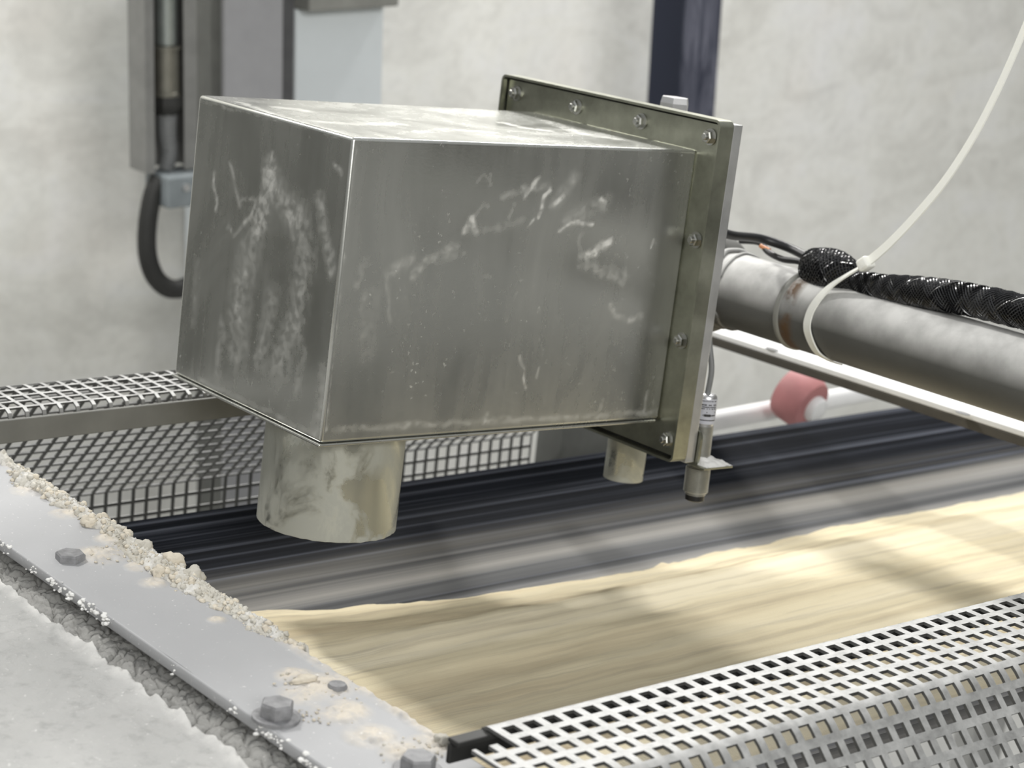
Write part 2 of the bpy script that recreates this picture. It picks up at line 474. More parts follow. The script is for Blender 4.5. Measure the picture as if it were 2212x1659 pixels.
# bed of sand carried by the belt
bm = BM(); lay = bm.verts.layers.float.new('thin')
xs = lin(-.45, 3.0, 230); ys = lin(.892, 1.500, 91)
def sand_far(x):
    P_ = ((-1, 1.482), (.88, 1.480), (1.02, 1.445), (1.20, 1.425), (1.38, 1.418), (1.52, 1.424), (1.70, 1.428), (1.95, 1.420), (4, 1.41))
    for (xa_, ya_), (xb_, yb_) in zip(P_, P_[1:]):
        if x <= xb_: break
    return ya_ + (yb_ - ya_) * (x - xa_) / (xb_ - xa_) + .004 * fb(x * 2.2, 7)
def sand_near(x): return .903 + .012 * fb(x * 1.3, 9.0)
def sand_t(x, y):
    def st(a): a = max(0, min(1, a)); return a * a * (3 - 2 * a)
    return min(st((sand_far(x) - y) / .16), st((y - sand_near(x)) / .045))
def sf(x, y):
    h = sand_t(x, y)
    z = bf(x, y).z + .0006 + .040 * h ** 1.6 + (.0028 * fb(x * 1.6, y * 30, 1, 5) + .0020 * fb(x * 18, y * 55, 5, 4)) * min(1, h * 3)
    if h <= .0: z = bf(x, y).z + .0004
    return Vector((x, y, z))
g = sheet(bm, sf, xs, ys)
for row, x in zip(g, xs):
    for v, y in zip(row, ys):
        d = (sand_far(x) - y) / .16 + .16 * fb(x * 1.2, y * 34, 8, 4)
        v[lay] = max(0, min(1, 1 - (d - .06) / .42))
o = obj('sand_bed', bm, M['sand'], frame=MACH, base=(1.3, YC, -.69), smooth=180)
tag(o, 'pale tan sand heaped lengthwise along the near half of the belt', 'sand', kind='stuff')

# ------------------------------------------------------------------ perforated guards
PITCH = .016
def arc(c, r, a0, a1, n=8):
    return [(c[0] + r * math.cos(math.radians(a0 + (a1 - a0) * i / n)), c[1] + r * math.sin(math.radians(a0 + (a1 - a0) * i / n))) for i in range(n + 1)]
def guard_profile(y_in, y_bend, y_wall, z_top, z_wall, drop, sgn):
    """cross-section from the rolled inner edge over the flat top and down the 45 degree slope; sgn +1 leans to +Y"""
    P = [(0, -.012)]
    P += arc((.008, -.008), .008, 180, 90)
    w = abs(y_bend - y_in); r = .022
    k_ = r * math.tan(math.radians(22.5))
    P += arc((w - k_, -r), r, 90, 45)
    P += [(abs(y_wall - y_in), z_wall - z_top)]
    P += [(abs(y_wall - y_in), z_wall - z_top - drop)]
    return [(y_in + sgn * a, z_top + b) for a, b in P]
def perforated(bm, prof, x0, x1, pitch, hole, thick, phase=0.0, notch=0):
    L = [0]
    for a, b in zip(prof, prof[1:]): L.append(L[-1] + math.hypot(b[0] - a[0], b[1] - a[1]))
    def P(s):
        s = max(0, min(L[-1], s))
        for i in range(len(L) - 1):
            if s <= L[i + 1] or i == len(L) - 2:
                f_ = (s - L[i]) / max(1e-9, L[i + 1] - L[i]); a, b = prof[i], prof[i + 1]
                return a[0] + (b[0] - a[0]) * f_, a[1] + (b[1] - a[1]) * f_
    a = (1 - hole) / 2; fr_ = (0, a, .5, 1 - a)
    nx = int((x1 - x0) / pitch); ns = int((L[-1] - phase) / pitch)
    us = [x0 + (i + q) * pitch for i in range(nx) for q in fr_] + [x0 + nx * pitch]
    vs = [phase + (j + q) * pitch for j in range(ns) for q in fr_] + [phase + ns * pitch]
    pv = [P(s) for s in vs]
    G = {}
    def V(i, j):
        if (i, j) not in G: G[i, j] = bm.verts.new((us[i], pv[j][0], pv[j][1]))
        return G[i, j]
    for i in range(len(us) - 1):
        for j in range(len(vs) - 1):
            if i % 4 in (1, 2) and j % 4 in (1, 2) or (i < 7 and j < notch): continue
            bm.faces.new((V(i, j), V(i + 1, j), V(i + 1, j + 1), V(i, j + 1)))
    bmesh.ops.recalc_face_normals(bm, faces=bm.faces)
    bmesh.ops.solidify(bm, geom=bm.faces[:], thickness=thick)

Z_G = -.520
gn = thing('perforated_guard', 'grey perforated guard with square holes along the near edge of the belt', 'guard', MACH, (1.3, .70, -.765))
bm = BM(); perforated(bm, guard_profile(.871, .781, .600, Z_G, -.703, .06, -1), .7320, 1.86, PITCH, .62, .0024, .002, 9)
obj('perforated_sheet', bm, M['guard'], gn, smooth=30)
bm = BM(); box(bm, (.735, .8655, -.540), (1.86, .8690, -.5270), .001); box(bm, (.735, .8585, -.5265), (1.86, .8690, -.5232), .001)
obj('edge_angle', bm, M['darkbar'], gn)  # shade below the sheet put into the near-black colour

gf = thing('perforated_guard', 'pale perforated guard beyond the belt, seen left of and under the housing', 'guard', MACH, (1.1, 1.78, -.765))
bm = BM(); perforated(bm, guard_profile(1.546, 1.622, 1.800, Z_G, -.703, .062, 1), .55, 1.615, PITCH, .78, .0016, .002)
obj('perforated_sheet', bm, M['guard'], gf, smooth=30)
bm = BM(); box(bm, (.55, 1.5425, -.5475), (1.615, 1.5462, -.5265), .001); obj('edge_bar', bm, M['farbar'], gf)
bm = BM(); box(bm, (.55, 1.5465, -.5475), (1.615, 1.578, -.5440), .001); obj('edge_angle', bm, M['rail'], gf)
bm = BM(); box(bm, (1.622, 1.76, -.760), (1.700, 1.81, -.60), .004); 
o = obj('guard_end_post', bm, M['coldark'], frame=MACH, base=(1.66, 1.68, -.765)); tag(o, 'dark end bracket closing off the far perforated guard, below the housing', 'bracket')

# ------------------------------------------------------------------ flat cross bar, white side tube and red roller behind the pipe
cb = thing('cross_bar', 'pale flat cross bar spanning the belt underneath the grey pipe', 'bar', MACH, (1.66, 1.2, -.5172))
def skew(p): return Vector((p.x - .065 * (p.y - 1.3), p.y, p.z))
bm = BM(); box(bm, (1.637, .60, -.5172), (1.712, 1.66, -.5112), .001)
for v in bm.verts: v.co = skew(v.co)
obj('flat_plate', bm, M['whitebar'], cb)
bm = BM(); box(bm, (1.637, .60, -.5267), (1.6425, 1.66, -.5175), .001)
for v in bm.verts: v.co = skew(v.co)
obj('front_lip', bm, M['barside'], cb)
for px, py in ((2080, 893), (1668, 755)):
    q = at(px, py, 2, -.5110, MACH); bm = BM(); lathe(bm, [(.0045, 0), (.0045, .0006)], q, (0, 0, 1), 16)
    for v in bm.verts: v.co.y = q.y + (v.co.y - q.y) * 1.9
    obj('slot', bm, M['slot'], cb)

a = at(1500, 917, 1, 1.665, MACH); b = at(1880, 846, 1, 1.665, MACH); b = b + (b - a) * 3
bm = BM(); cyl(bm, a, b, .0122, 24); o = obj('side_tube', bm, M['white'], frame=MACH, base=(a + b) / 2, smooth=40)
tag(o, 'white tube running along the far belt edge beyond the sensor', 'tube')
c = at(1754, 879, 1, 1.60, MACH)
rr = thing('guide_roller', 'faded red guide roller with white hub at the far belt edge', 'roller', MACH, c)
ax = Vector((.14, -.86, -.26)).normalized()
bm = BM(); lathe(bm, [(.022, -.044), (.031, -.040), (.034, -.031), (.034, -.008), (.030, 0), (.018, .001)], c, ax, 40); obj('roller_tyre', bm, M['red'], rr, smooth=40)
bm = BM(); lathe(bm, [(.0150, -.001), (.0170, .004), (.0150, .012), (.006, .015)], c, ax, 32); obj('hub', bm, M['white'], rr, smooth=40)

# ------------------------------------------------------------------ wall side: column, trunking with conduit, cabinet, blue post
YB = 2.90
def L(px, py, y=YB): return at(px, py, 1, y, LEVEL)
xa, xb = L(485, 100).x, L(612, 100).x
cl = thing('steel_column', 'grey painted steel column against the concrete wall behind the housing', 'column', LEVEL, (xa + .05, 2.95, -2.0))
bm = BM(); box(bm, (xa, YB, -2.0), (xb, YB + .012, 1.2), .003); obj('front_flange', bm, M['column'], cl)
bm = BM(); box(bm, (xa + .004, YB + .0125, -2.0), (xa + .012, YB + .10, 1.2)); obj('side_plate', bm, M['coldark'], cl)  # dark colour paints in the shade on the column's sides
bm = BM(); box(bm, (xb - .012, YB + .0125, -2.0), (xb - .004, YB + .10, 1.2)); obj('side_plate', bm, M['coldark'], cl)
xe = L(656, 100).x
bm = BM(); box(bm, (xb + .001, YB + .03, -2.0), (xe, YB + .038, 1.2)); obj('gap_shade_strip', bm, M['colgap'], cl)  # dark strip painting in the shaded gap beside the cabinet

x0, x1 = L(313, 100).x, L(432, 100).x
zt = L(350, 372).z
tr = thing('cable_trunking', 'open grey vertical trunking left of the column, holding a conduit', 'trunking', LEVEL, ((x0 + x1) / 2, 2.95, zt))
bm = BM(); box(bm, (x0, YB + .050, zt), (x1 - .006, YB + .054, 1.2)); obj('back_panel', bm, M['trunk'], tr)
bm = BM(); box(bm, (x0, YB, zt), (x0 + .004, YB + .0495, 1.2)); box(bm, (x0 + .0042, YB, zt), (x0 + .016, YB + .003, 1.2)); obj('left_lip', bm, M['trunk'], tr)
bm = BM(); box(bm, (L(397, 100).x, YB, zt), (x1 - .006, YB + .003, 1.2)); box(bm, (x1 - .010, YB + .0035, zt), (x1 - .006, YB + .0495, 1.2)); obj('right_lip', bm, M['trunk'], tr)
bm = BM(); box(bm, (L(384, 100).x, YB + .012, zt + .05), (L(397, 100).x - .0005, YB + .0495, 1.2)); obj('dark_slot', bm, M['darkbar'], tr)  # dark bar in place of the trunking's dark slot
cx = L(361, 100, YB + .02).x
def Z(py): return L(361, py, YB + .02).z
cd = thing('conduit', 'metal conduit with cable gland coming down inside the grey trunking', 'conduit', LEVEL, (cx, YB + .02, Z(245)))
bm = BM(); cyl(bm, (cx, YB + .022, Z(96)), (cx, YB + .022, 1.2), .0165, 24); obj('rigid_tube', bm, M['conduit'], cd, smooth=40)
bm = BM(); lathe(bm, [(.0235, 0), (.0235, .005), (.022, .006), (.022, Z(97) - Z(205) - .006), (.0245, Z(97) - Z(205) - .005), (.0245, Z(97) - Z(205))], (cx - .001, YB + .022, Z(206)), (0, 0, 1), 24)
obj('gland_body', bm, M['gland'], cd, smooth=40)
h = Z(206) - Z(248)
bm = BM(); lathe(bm, [(.017, 0), (.024, h * .35), (.0255, h * .55), (.0255, h)], (cx, YB + .022, Z(248)), (0, 0, 1), 8); obj('lock_nut', bm, M['hose'], cd)
bm = BM(); path = catmull([(cx, YB + .022, Z(246)), (cx, YB + .022, Z(290)), (cx + .003, YB + .022, Z(330)), (cx - .002, YB + .024, Z(366))], 20)
sweep(bm, path, circ(.0165, 16), scale=lambda s: (1 - .25 * s) * (1 + .05 * math.sin(s * 110))); obj('flexible_hose', bm, M['greycable'], cd, smooth=60)

p0, p1 = L(342, 372), L(412, 372)
cp = thing('clamp_block', 'blue-grey clamp block at the foot of the trunking, left of the housing', 'clamp', LEVEL, ((p0.x + p1.x) / 2, YB + .02, L(360, 443).z))
bm = BM(); box(bm, (p0.x, YB - .030, L(360, 443).z), (p1.x + .03, YB + .045, zt - .003), .004, 2); obj('block', bm, M['clamp'], cp)
q = L(400, 405, YB - .031); bm = BM(); cyl(bm, q, q + Vector((0, -.006, 0)), .006, 16); obj('screw', bm, M['bright'], cp, smooth=40)
bm = BM(); box(bm, (p1.x - .012, YB - .0335, L(360, 445).z), (p1.x + .03, YB - .0305, L(360, 418).z)); obj('slot_plate', bm, M['darkbar'], cp)
lp = [L(*p, YB + .005) for p in ((345, 385), (330, 420), (319, 480), (318, 545), (333, 595), (362, 622), (395, 622), (425, 600), (440, 550))]
bm = BM(); sweep(bm, catmull(lp, 8), [(.016 * math.cos(2 * PI * i / 16), .014 * math.sin(2 * PI * i / 16)) for i in range(16)])
o = obj('hanging_hose', bm, M['hose'], frame=LEVEL, base=lp[4], smooth=60); tag(o, 'dark hose looping down from the clamp block, left of the housing', 'hose')

ca, cc = L(657, 25), L(852, 25)
cab = thing('wall_cabinet', 'pale blue-grey cabinet on the wall between column and housing flange', 'cabinet', LEVEL, ((ca.x + cc.x) / 2, 2.95, -1.05))
bm = BM(); box(bm, (ca.x + .004, YB + .03, -1.05), (cc.x, WALL_Y - .002, ca.z), .004); obj('body', bm, M['cabinet'], cab)
bm = BM(); box(bm, (ca.x + .004, YB - .01, ca.z + .0005), (cc.x + .002, WALL_Y - .002, ca.z + .14), .003); obj('hood', bm, M['hood'], cab)

px_ = L(1478, 100).x
bm = BM(); box(bm, (px_, YB, -2.0), (px_ + .10, YB + .10, 1.4), .008, 3)
o = obj('blue_post', bm, M['blue'], frame=LEVEL, base=(px_ + .05, YB + .05, -2.0)); tag(o, 'navy blue square post with pale scuffs standing by the wall', 'post')

# ------------------------------------------------------------------ the stainless housing
BW, BL, BH = .228, .361, .240
hs = thing('sensor_housing', 'stainless steel box housing with bolted square flange hanging over the belt', 'housing', BOX, (.18, .114, -.24))

def seg_d(p, a, b):
    d = b - a; t_ = max(0, min(1, (p - a).dot(d) / max(1e-12, d.dot(d)))); return (p - a - d * t_).length
def strokes(face, lst):
    out = []
    for pts, w, s in lst:
        if face == 'side': P = [at(x, y, 1, 0, BOX) for x, y in pts]; P = [Vector((q.x, q.z)) for q in P]
        elif face == 'end': P = [at(x, y, 0, 0, BOX) for x, y in pts]; P = [Vector((q.y, q.z)) for q in P]
        else: P = [at(x, y, 2, 0, BOX) for x, y in pts]; P = [Vector((q.x, q.y)) for q in P]
        out.append((P, w * .00037, s))
    if face == 'top': out = [(p_, w_, s_ * .7) for p_, w_, s_ in out]
    if face == 'end': out = [(p_, w_, min(1, s_ * 1.3)) for p_, w_, s_ in out]
    return out
def dust_at(p, S, seed):
    d = 0; q = p + Vector((fb(p.x * 60, p.y * 60, seed, 3), fb(p.x * 60, p.y * 60, seed + 9, 3))) * .0022
    for P, w, s in S:
        m = min(seg_d(q, a, b) for a, b in zip(P, P[1:]))
        if m < w:
            k_ = 1 - m / w; k_ = k_ * k_ * (3 - 2 * k_)
            d += s * k_ * (.65 + .7 * fb(p.x * 140, p.y * 140, seed + 3, 4))
    return max(0, min(1, d))
SIDE = strokes('side', [
    ([(1003, 500), (1018, 472), (1022, 497), (1030, 505)], 13, .75), ([(1010, 500), (1075, 492), (1130, 478)], 14, .22), ([(1020, 470), (1045, 440), (1055, 450)], 9, .3),
    ([(1085, 425), (1130, 408), (1185, 402)], 13, .36), ([(1136, 422), (1150, 400), (1166, 386)], 9, .65), ([(1100, 470), (1112, 440)], 10, .35),
    ([(1160, 470), (1172, 445), (1178, 425)], 9, .95), ([(1178, 428), (1188, 412)], 7, .9), ([(1188, 448), (1218, 422)], 8, .7), ([(1142, 490), (1150, 478)], 6, .7),
    ([(1200, 440), (1225, 405), (1240, 385)], 26, .22), ([(1232, 475), (1270, 455), (1308, 438)], 34, .30), ([(1208, 500), (1228, 484), (1250, 480), (1280, 486)], 8, .85),
    ([(1300, 430), (1308, 436)], 9, .8), ([(1262, 556), (1285, 545), (1312, 522)], 22, .75), ([(1255, 552), (1250, 520), (1258, 500)], 10, .25), ([(1262, 570), (1300, 585), (1345, 600)], 28, .32),
    ([(1280, 548), (1318, 518)], 12, .5), ([(895, 592), (925, 560), (985, 532)], 17, .38), ([(838, 590), (888, 562)], 20, .3), ([(945, 565), (1000, 548)], 14, .22),
    ([(1318, 660), (1330, 682), (1352, 690)], 10, .5), ([(1360, 690), (1384, 684)], 14, .6), ([(1122, 772), (1130, 800), (1134, 838)], 6, .55), ([(1165, 795), (1160, 815)], 5, .4),
    ([(1408, 535), (1412, 520)], 6, .6), ([(1045, 595), (1060, 600)], 7, .35), ([(1030, 395), (1045, 380), (1062, 395)], 7, .28), ([(1058, 400), (1060, 375)], 6, .25),
    ([(800, 640), (790, 700), (795, 760)], 42, .16), ([(835, 590), (842, 700)], 8, .22), ([(770, 620), (790, 560)], 16, .25), ([(720, 930), (900, 918), (1160, 905), (1420, 890)], 12, .30),
    ([(1290, 905), (1300, 865)], 7, .3), ([(1390, 890), (1400, 850)], 8, .3), ([(1045, 915), (1050, 895)], 7, .35), ([(766, 320), (745, 500), (700, 930)], 9, .38)])
END = strokes('end', [
    ([(582, 360), (575, 420), (560, 480)], 42, .30), ([(585, 385), (610, 430), (630, 470)], 50, .28), ([(560, 470), (520, 620), (510, 760)], 70, .22), ([(645, 460), (660, 560), (640, 680), (600, 800)], 66, .24),
    ([(590, 640), (560, 780)], 46, .2), ([(690, 430), (705, 520), (715, 580)], 30, .26), ([(462, 375), (460, 395), (470, 440), (468, 455)], 9, .42), ([(497, 352), (508, 400), (517, 445)], 11, .25),
    ([(520, 430), (553, 430), (540, 470), (505, 510), (492, 490)], 8, .22), ([(720, 355), (738, 375)], 10, .3), ([(585, 345), (588, 330)], 6, .25), ([(418, 700), (425, 560)], 20, .10),
    ([(700, 800), (690, 900), (680, 940)], 34, .26), ([(480, 700), (470, 820)], 26, .16), ([(430, 215), (600, 258), (760, 300)], 7, .2), ([(640, 700), (655, 760), (640, 850)], 22, .2), ([(430, 820), (560, 880), (680, 940)], 10, .25)])
TOP = strokes('top', [
    ([(600, 232), (640, 236), (660, 240)], 30, .5), ([(680, 262), (760, 268), (860, 268)], 36, .42), ([(1085, 265), (1130, 276), (1180, 282)], 30, .5), ([(1180, 262), (1260, 290), (1330, 300)], 40, .35),
    ([(900, 285), (980, 280), (1060, 285)], 30, .3), ([(770, 300), (1100, 313), (1490, 325)], 14, .6), ([(520, 222), (600, 250), (740, 290)], 22, .5)])

# formed sheet body, its three seen faces finely meshed to carry the smears
bm = BM(); box(bm, (0, 0, -BH), (BL, BW, 0), .0030, 3)
big = [f for f in bm.faces if f.calc_area() > .03 and (f.normal.x < -.9 or f.normal.y < -.9 or f.normal.z > .9)]
bmesh.ops.delete(bm, geom=big, context='FACES_ONLY')
dl = bm.verts.layers.float.new('dust')
e_ = .0030
def face(fn, us, vs, S, seed, flip):
    g_ = [[bm.verts.new(fn(u, v)) for v in vs] for u in us]
    for r_, u in zip(g_, us):
        for v_, v in zip(r_, vs): v_[dl] = dust_at(Vector((u, v)), S, seed)
    for i in range(len(us) - 1):
        for j in range(len(vs) - 1):
            q_ = (g_[i][j], g_[i + 1][j], g_[i + 1][j + 1], g_[i][j + 1])
            bm.faces.new(q_ if not flip else tuple(reversed(q_)))
def dish(u, v, a, b): return .0012 * math.sin(PI * u / a) * math.sin(PI * -v / b)      # sheet is slightly slack
face(lambda u, v: Vector((u, 0, v)), lin(e_, BL - e_, 230), lin(-BH + e_, -e_, 150), SIDE, 1, False)
face(lambda u, v: Vector((0, u, v)), lin(e_, BW - e_, 120), lin(-BH + e_, -e_, 120), END, 20, True)
face(lambda u, v: Vector((u, v, 0)), lin(e_, BL - e_, 120), lin(e_, BW - e_, 80), TOP, 40, False)
bmesh.ops.remove_doubles(bm, verts=bm.verts, dist=1e-6)
obj('body', bm, M['steel'], hs, smooth=30)
bm = BM(); box(bm, (-.0018, -.0006, -BH - .0026), (BL - .004, BW + .001, -BH - .0002), .0008); obj('bottom_sheet', bm, M['steel'], hs)

# spout: open tube below the front end
SC = Vector((.0705, .0800, 0)); SR = .0585; zb = -.3335; ztop = -BH - .0026
bm = BM(); n = 72; rings = []
prof_ = [(SR - .002, ztop)] + [(SR - .002, z_) for z_ in lin(ztop - .02, zb, 4)] + [(SR - .0008, zb - .0004), (SR, zb)] + [(SR, z_) for z_ in lin(zb, ztop, 20)][1:]
for r_, z_ in prof_:
    rings.append([bm.verts.new(SC + Vector((r_ * math.cos(2 * PI * i / n), r_ * math.sin(2 * PI * i / n), z_ + (.0007 * fb(i * .9, 3.3) if z_ < zb + .001 else 0)))) for i in range(n)])
for a_, b_ in zip(rings, rings[1:]):
    for i in range(n): bm.faces.new((a_[i], a_[(i + 1) % n], b_[(i + 1) % n], b_[i]))
bmesh.ops.recalc_face_normals(bm, faces=bm.faces)
sp = obj('spout', bm, M['spout'], hs, smooth=50)

# flange: sheet with rolled rim, gasket line, back plate, nuts
FY0, FY1, FZ0, FZ1 = -.031, .269, -.272, .0300
def rrect(y0, y1, z0, z1, r, n_=5):
    out = []
    for cy, cz, a0 in ((y1 - r, z1 - r, 0), (y0 + r, z1 - r, 90), (y0 + r, z0 + r, 180), (y1 - r, z0 + r, 270)):
        for i in range(n_ + 1):
            a_ = math.radians(a0 + 90 * i / n_); out.append((cy + r * math.cos(a_), cz + r * math.sin(a_)))
    return out
def ring(bm, x0, x1, out_, in_):
    A = [bm.verts.new((x0, y, z)) for y, z in out_]; B = [bm.verts.new((x0, y, z)) for y, z in in_]
    C = [bm.verts.new((x1, y, z)) for y, z in out_]; D = [bm.verts.new((x1, y, z)) for y, z in in_]
    m = len(A)
    for i in range(m):
        j = (i + 1) % m
        for q_ in ((A[i], A[j], B[j], B[i]), (C[i], C[j], D[j], D[i]), (A[i], A[j], C[j], C[i]), (B[i], B[j], D[j], D[i])): bm.faces.new(q_)
    bmesh.ops.recalc_face_normals(bm, faces=bm.faces)
bm = BM(); ring(bm, .3605, .3630, rrect(FY0 + .0045, FY1 - .0045, FZ0 + .0045, FZ1 - .0045, .002), rrect(.004, BW - .004, -BH + .004, -.004, .002))
obj('flange_sheet', bm, M['flange'], hs)
bm = BM(); ring(bm, .3540, .3705, rrect(FY0, FY1, FZ0, FZ1, .006), rrect(FY0 + .0022, FY1 - .0022, FZ0 + .0022, FZ1 - .0022, .004))
obj('flange_rim', bm, M['flange'], hs, smooth=40)
bm = BM(); ring(bm, .3625, .3690, rrect(FY0 + .0023, FY1 - .0023, FZ0 + .0023, FZ1 - .0023, .003), rrect(.01, BW - .01, -BH + .01, -.01, .002))
obj('gasket', bm, M['gasket'], hs)
bm = BM(); box(bm, (.3708, FY0 + .0005, FZ0 - .001), (.3815, FY1 - .0005, FZ1 - .003), .0008); obj('back_plate', bm, M['bright'], hs)
nyz = [(.2509 - i * .0886, .0140) for i in range(4)] + [(-.0155, .0140 - .0895 * i) for i in (1, 2, 3)] + [(.0731, -.2555), (.1617, -.2555), (.2503, -.2555), (.2503, -.0755), (.2503, -.165)]
for i, (y, z) in enumerate(nyz):
    bm = BM(); lathe(bm, [(.0072, 0), (.0072, -.0011)], (.3603, y, z), (1, 0, 0), 24)
    hexa(bm, (.3592, y, z), (-1, 0, 0), .0100, .0052, rot=.3 * i, ch=.14)
    nn = obj('nut', bm, M['nut'], hs)
    bm = BM(); cyl(bm, (.3542, y, z), (.3515, y, z), .0030, 16, .0006); obj('stud_end', bm, M['nut'], nn, smooth=40)
q = at(1457, 222, 0, .397, BOX)
bm = BM(); hexa(bm, (.397, q.y, FZ1 - .022), (0, 0, 1), .024, .029, .2); obj('top_nut', bm, M['bright'], hs)
bm = BM(); box(bm, (.3816, q.y - .02, FZ1 - .06), (.420, q.y + .02, FZ1 - .0225), .002); obj('rear_bracket', bm, M['bright'], hs)
q = at(1350, 1000, 0, .425, BOX)
bm = BM(); lathe(bm, [(.0165, 0), (.019, 0), (.019, .085), (.0165, .085)], (.425, q.y, -.3290), (0, 0, 1), 40); obj('rear_nozzle', bm, M['spout'], hs, smooth=40)
bm = BM(); box(bm, (.3816, q.y - .03, -.262), (.45, q.y + .03, -.2435), .003); obj('rear_box', bm, M['flange'], hs)

# ------------------------------------------------------------------ pipe that carries the housing
PX, PZ, PR = .516, -.143, .0355
pp = thing('support_pipe', 'thick grey painted pipe crossing behind the flange and running out right', 'pipe', BOX, (PX, 0, PZ))
ye = at(1566, 622, 0, PX, BOX).y
bm = BM(); lathe(bm, [(PR - .002, 0), (PR, .002), (PR, 1.0)], (PX, ye, PZ), (0, -1, 0), 64); obj('tube', bm, M['pipe'], pp, smooth=40)
bm = BM(); lathe(bm, [(.044, 0), (.047, .002), (.047, .010), (.044, .012)], (PX, ye + .022, PZ), (0, -1, 0), 64); obj('end_disc', bm, M['pipe'], pp, smooth=40)
bm = BM(); lathe(bm, [(.026, 0), (.026, .125)], (.3818, ye + .052, PZ + .01), (1, 0, 0), 40); box(bm, (.49, ye + .0235, PZ - .03), (.54, ye + .080, PZ + .03), .004); obj('stub', bm, M['pipe'], pp, smooth=40)
wb = BM()
for y_, r_ in ((ye - .006, .0036), (ye - .020, .0020)):
    path = [Vector((PX + (PR + .0006) * math.cos(a_), y_ + .004 * fb(a_ * 2, y_ * 90, 3), PZ + (PR + .0006) * math.sin(a_))) for a_ in lin(0, 2 * PI, 64)[:-1]]
    sweep(wb, path, circ(r_, 8), closed=True)
obj('weld_bead', wb, M['pipe'], pp, smooth=60)
bm = BM(); lathe(bm, [(PR, 0), (PR + .0016, .0012), (PR + .0016, .0050), (PR, .0062)], (PX, -.006, PZ), (0, -1, 0), 64, False); obj('clear_band', bm, M['band'], pp, smooth=60)

def on_pipe(px, py, dr=0):
    """point where a pixel's sight line passes the pipe axis, at its depth"""
    return at(px, py, 0, PX + dr, BOX)

# ------------------------------------------------------------------ braided sleeve, cables, tie
def braid(bm, path, rad, strands, turns, r=.0006, sx=1.0, sy=1.0):
    F = frames_along(path, (0, 0, 1)); N = len(path)
    for s in (1, -1):
        for k_ in range(strands):
            pts = []
            for i, (p, (t_, u, v)) in enumerate(zip(path, F)):
                a_ = 2 * PI * (k_ / strands + s * turns * i / N); R_ = rad(i / (N - 1)) + s * .0004 * math.sin(i * 1.3)
                pts.append(p + u * (R_ * sx * math.cos(a_)) + v * (R_ * sy * math.sin(a_)))
            sweep_fast(bm, pts, r)
def sweep_fast(bm, pts, r):
    F = frames_along(pts); rings = []
    for p, (t_, u, v) in zip(pts, F): rings.append([bm.verts.new(p + (u * a_ + v * b_)) for a_, b_ in ((r * 1.9, 0), (0, r), (-r * 1.9, 0), (0, -r))])
    for A, B in zip(rings, rings[1:]):
        for j in range(4): bm.faces.new((A[j], A[(j + 1) % 4], B[(j + 1) % 4], B[j]))

X1 = PX - .006
main = [at(*p, 0, X1, BOX) for p in ((1805, 592), (1850, 606), (1905, 620), (1980, 630), (2060, 641), (2140, 657), (2230, 680), (2330, 710))]
for d_, dz_ in ((.10, .3), (.25, .8), (.50, 1.0)):
    q = main[7]; main.append(Vector((q.x, q.y - d_, q.z + (PZ + PR + .0125 - q.z) * dz_)))
sl = thing('braided_sleeve', 'black braided cable sleeve lying along the top of the grey pipe', 'cable sleeve', BOX, main[3])
path = catmull(main, 14)
rad = lambda s: .0075 + .0062 * min(1, s * 2.9)
bm = BM(); sweep(bm, path, circ(1, 20), hint=(0, 0, 1), scale=lambda s: rad(s) - .0014); obj('cable_core', bm, M['cable'], sl, smooth=60)
bm = BM(); braid(bm, path, rad, 22, 5.6, .00045); obj('braid_mesh', bm, M['braid'], sl, smooth=40)
bulge = [at(*p, 0, X1, BOX) for p in ((1748, 572), (1775, 580), (1800, 584), (1825, 592), (1850, 604))]
path = catmull(bulge, 12); rad = lambda s: .0085 + .0105 * math.sin(PI * min(1, .15 + s * .85)) ** .8
bm = BM(); sweep(bm, path, circ(1, 20), hint=(0, 0, 1), scale=lambda s: rad(s) - .0014); obj('bunched_core', bm, M['cable'], sl, smooth=60)
bm = BM(); braid(bm, path, rad, 22, .8, .00045); obj('bunched_braid', bm, M['braid'], sl, smooth=40)

def cable(name, pts, r, mat, label, cat='cable', n_=10):
    bm = BM(); p_ = catmull(pts, 10); tube(bm, p_, r, n_); o_ = obj(name, bm, M[mat], frame=BOX, base=p_[len(p_) // 2], smooth=60); return tag(o_, label, cat)
cable('cable', [at(*p, 0, d, BOX) for p, d in (((1535, 492), .400), (1 and (1580, 508), .44), ((1640, 515), .49), ((1700, 534), X1), ((1745, 556), X1), ((1790, 576), X1))], .0042, 'cable', 'black cable arching from behind the flange into the braided sleeve')
cable('cable', [at(*p, 0, d, BOX) for p, d in (((1600, 520), .51), ((1640, 524), .51), ((1660, 545), .505), ((1690, 560), .50), ((1730, 566), .50), ((1765, 585), .503))], .0030, 'cable', 'thin black cable lying low on the pipe below the arching one')
cable('wire', [at(*p, 0, .506, BOX) for p in ((1643, 531), (1652, 536), (1662, 541))], .0022, 'orange', 'short orange wire end showing between the black cables', 'wire')

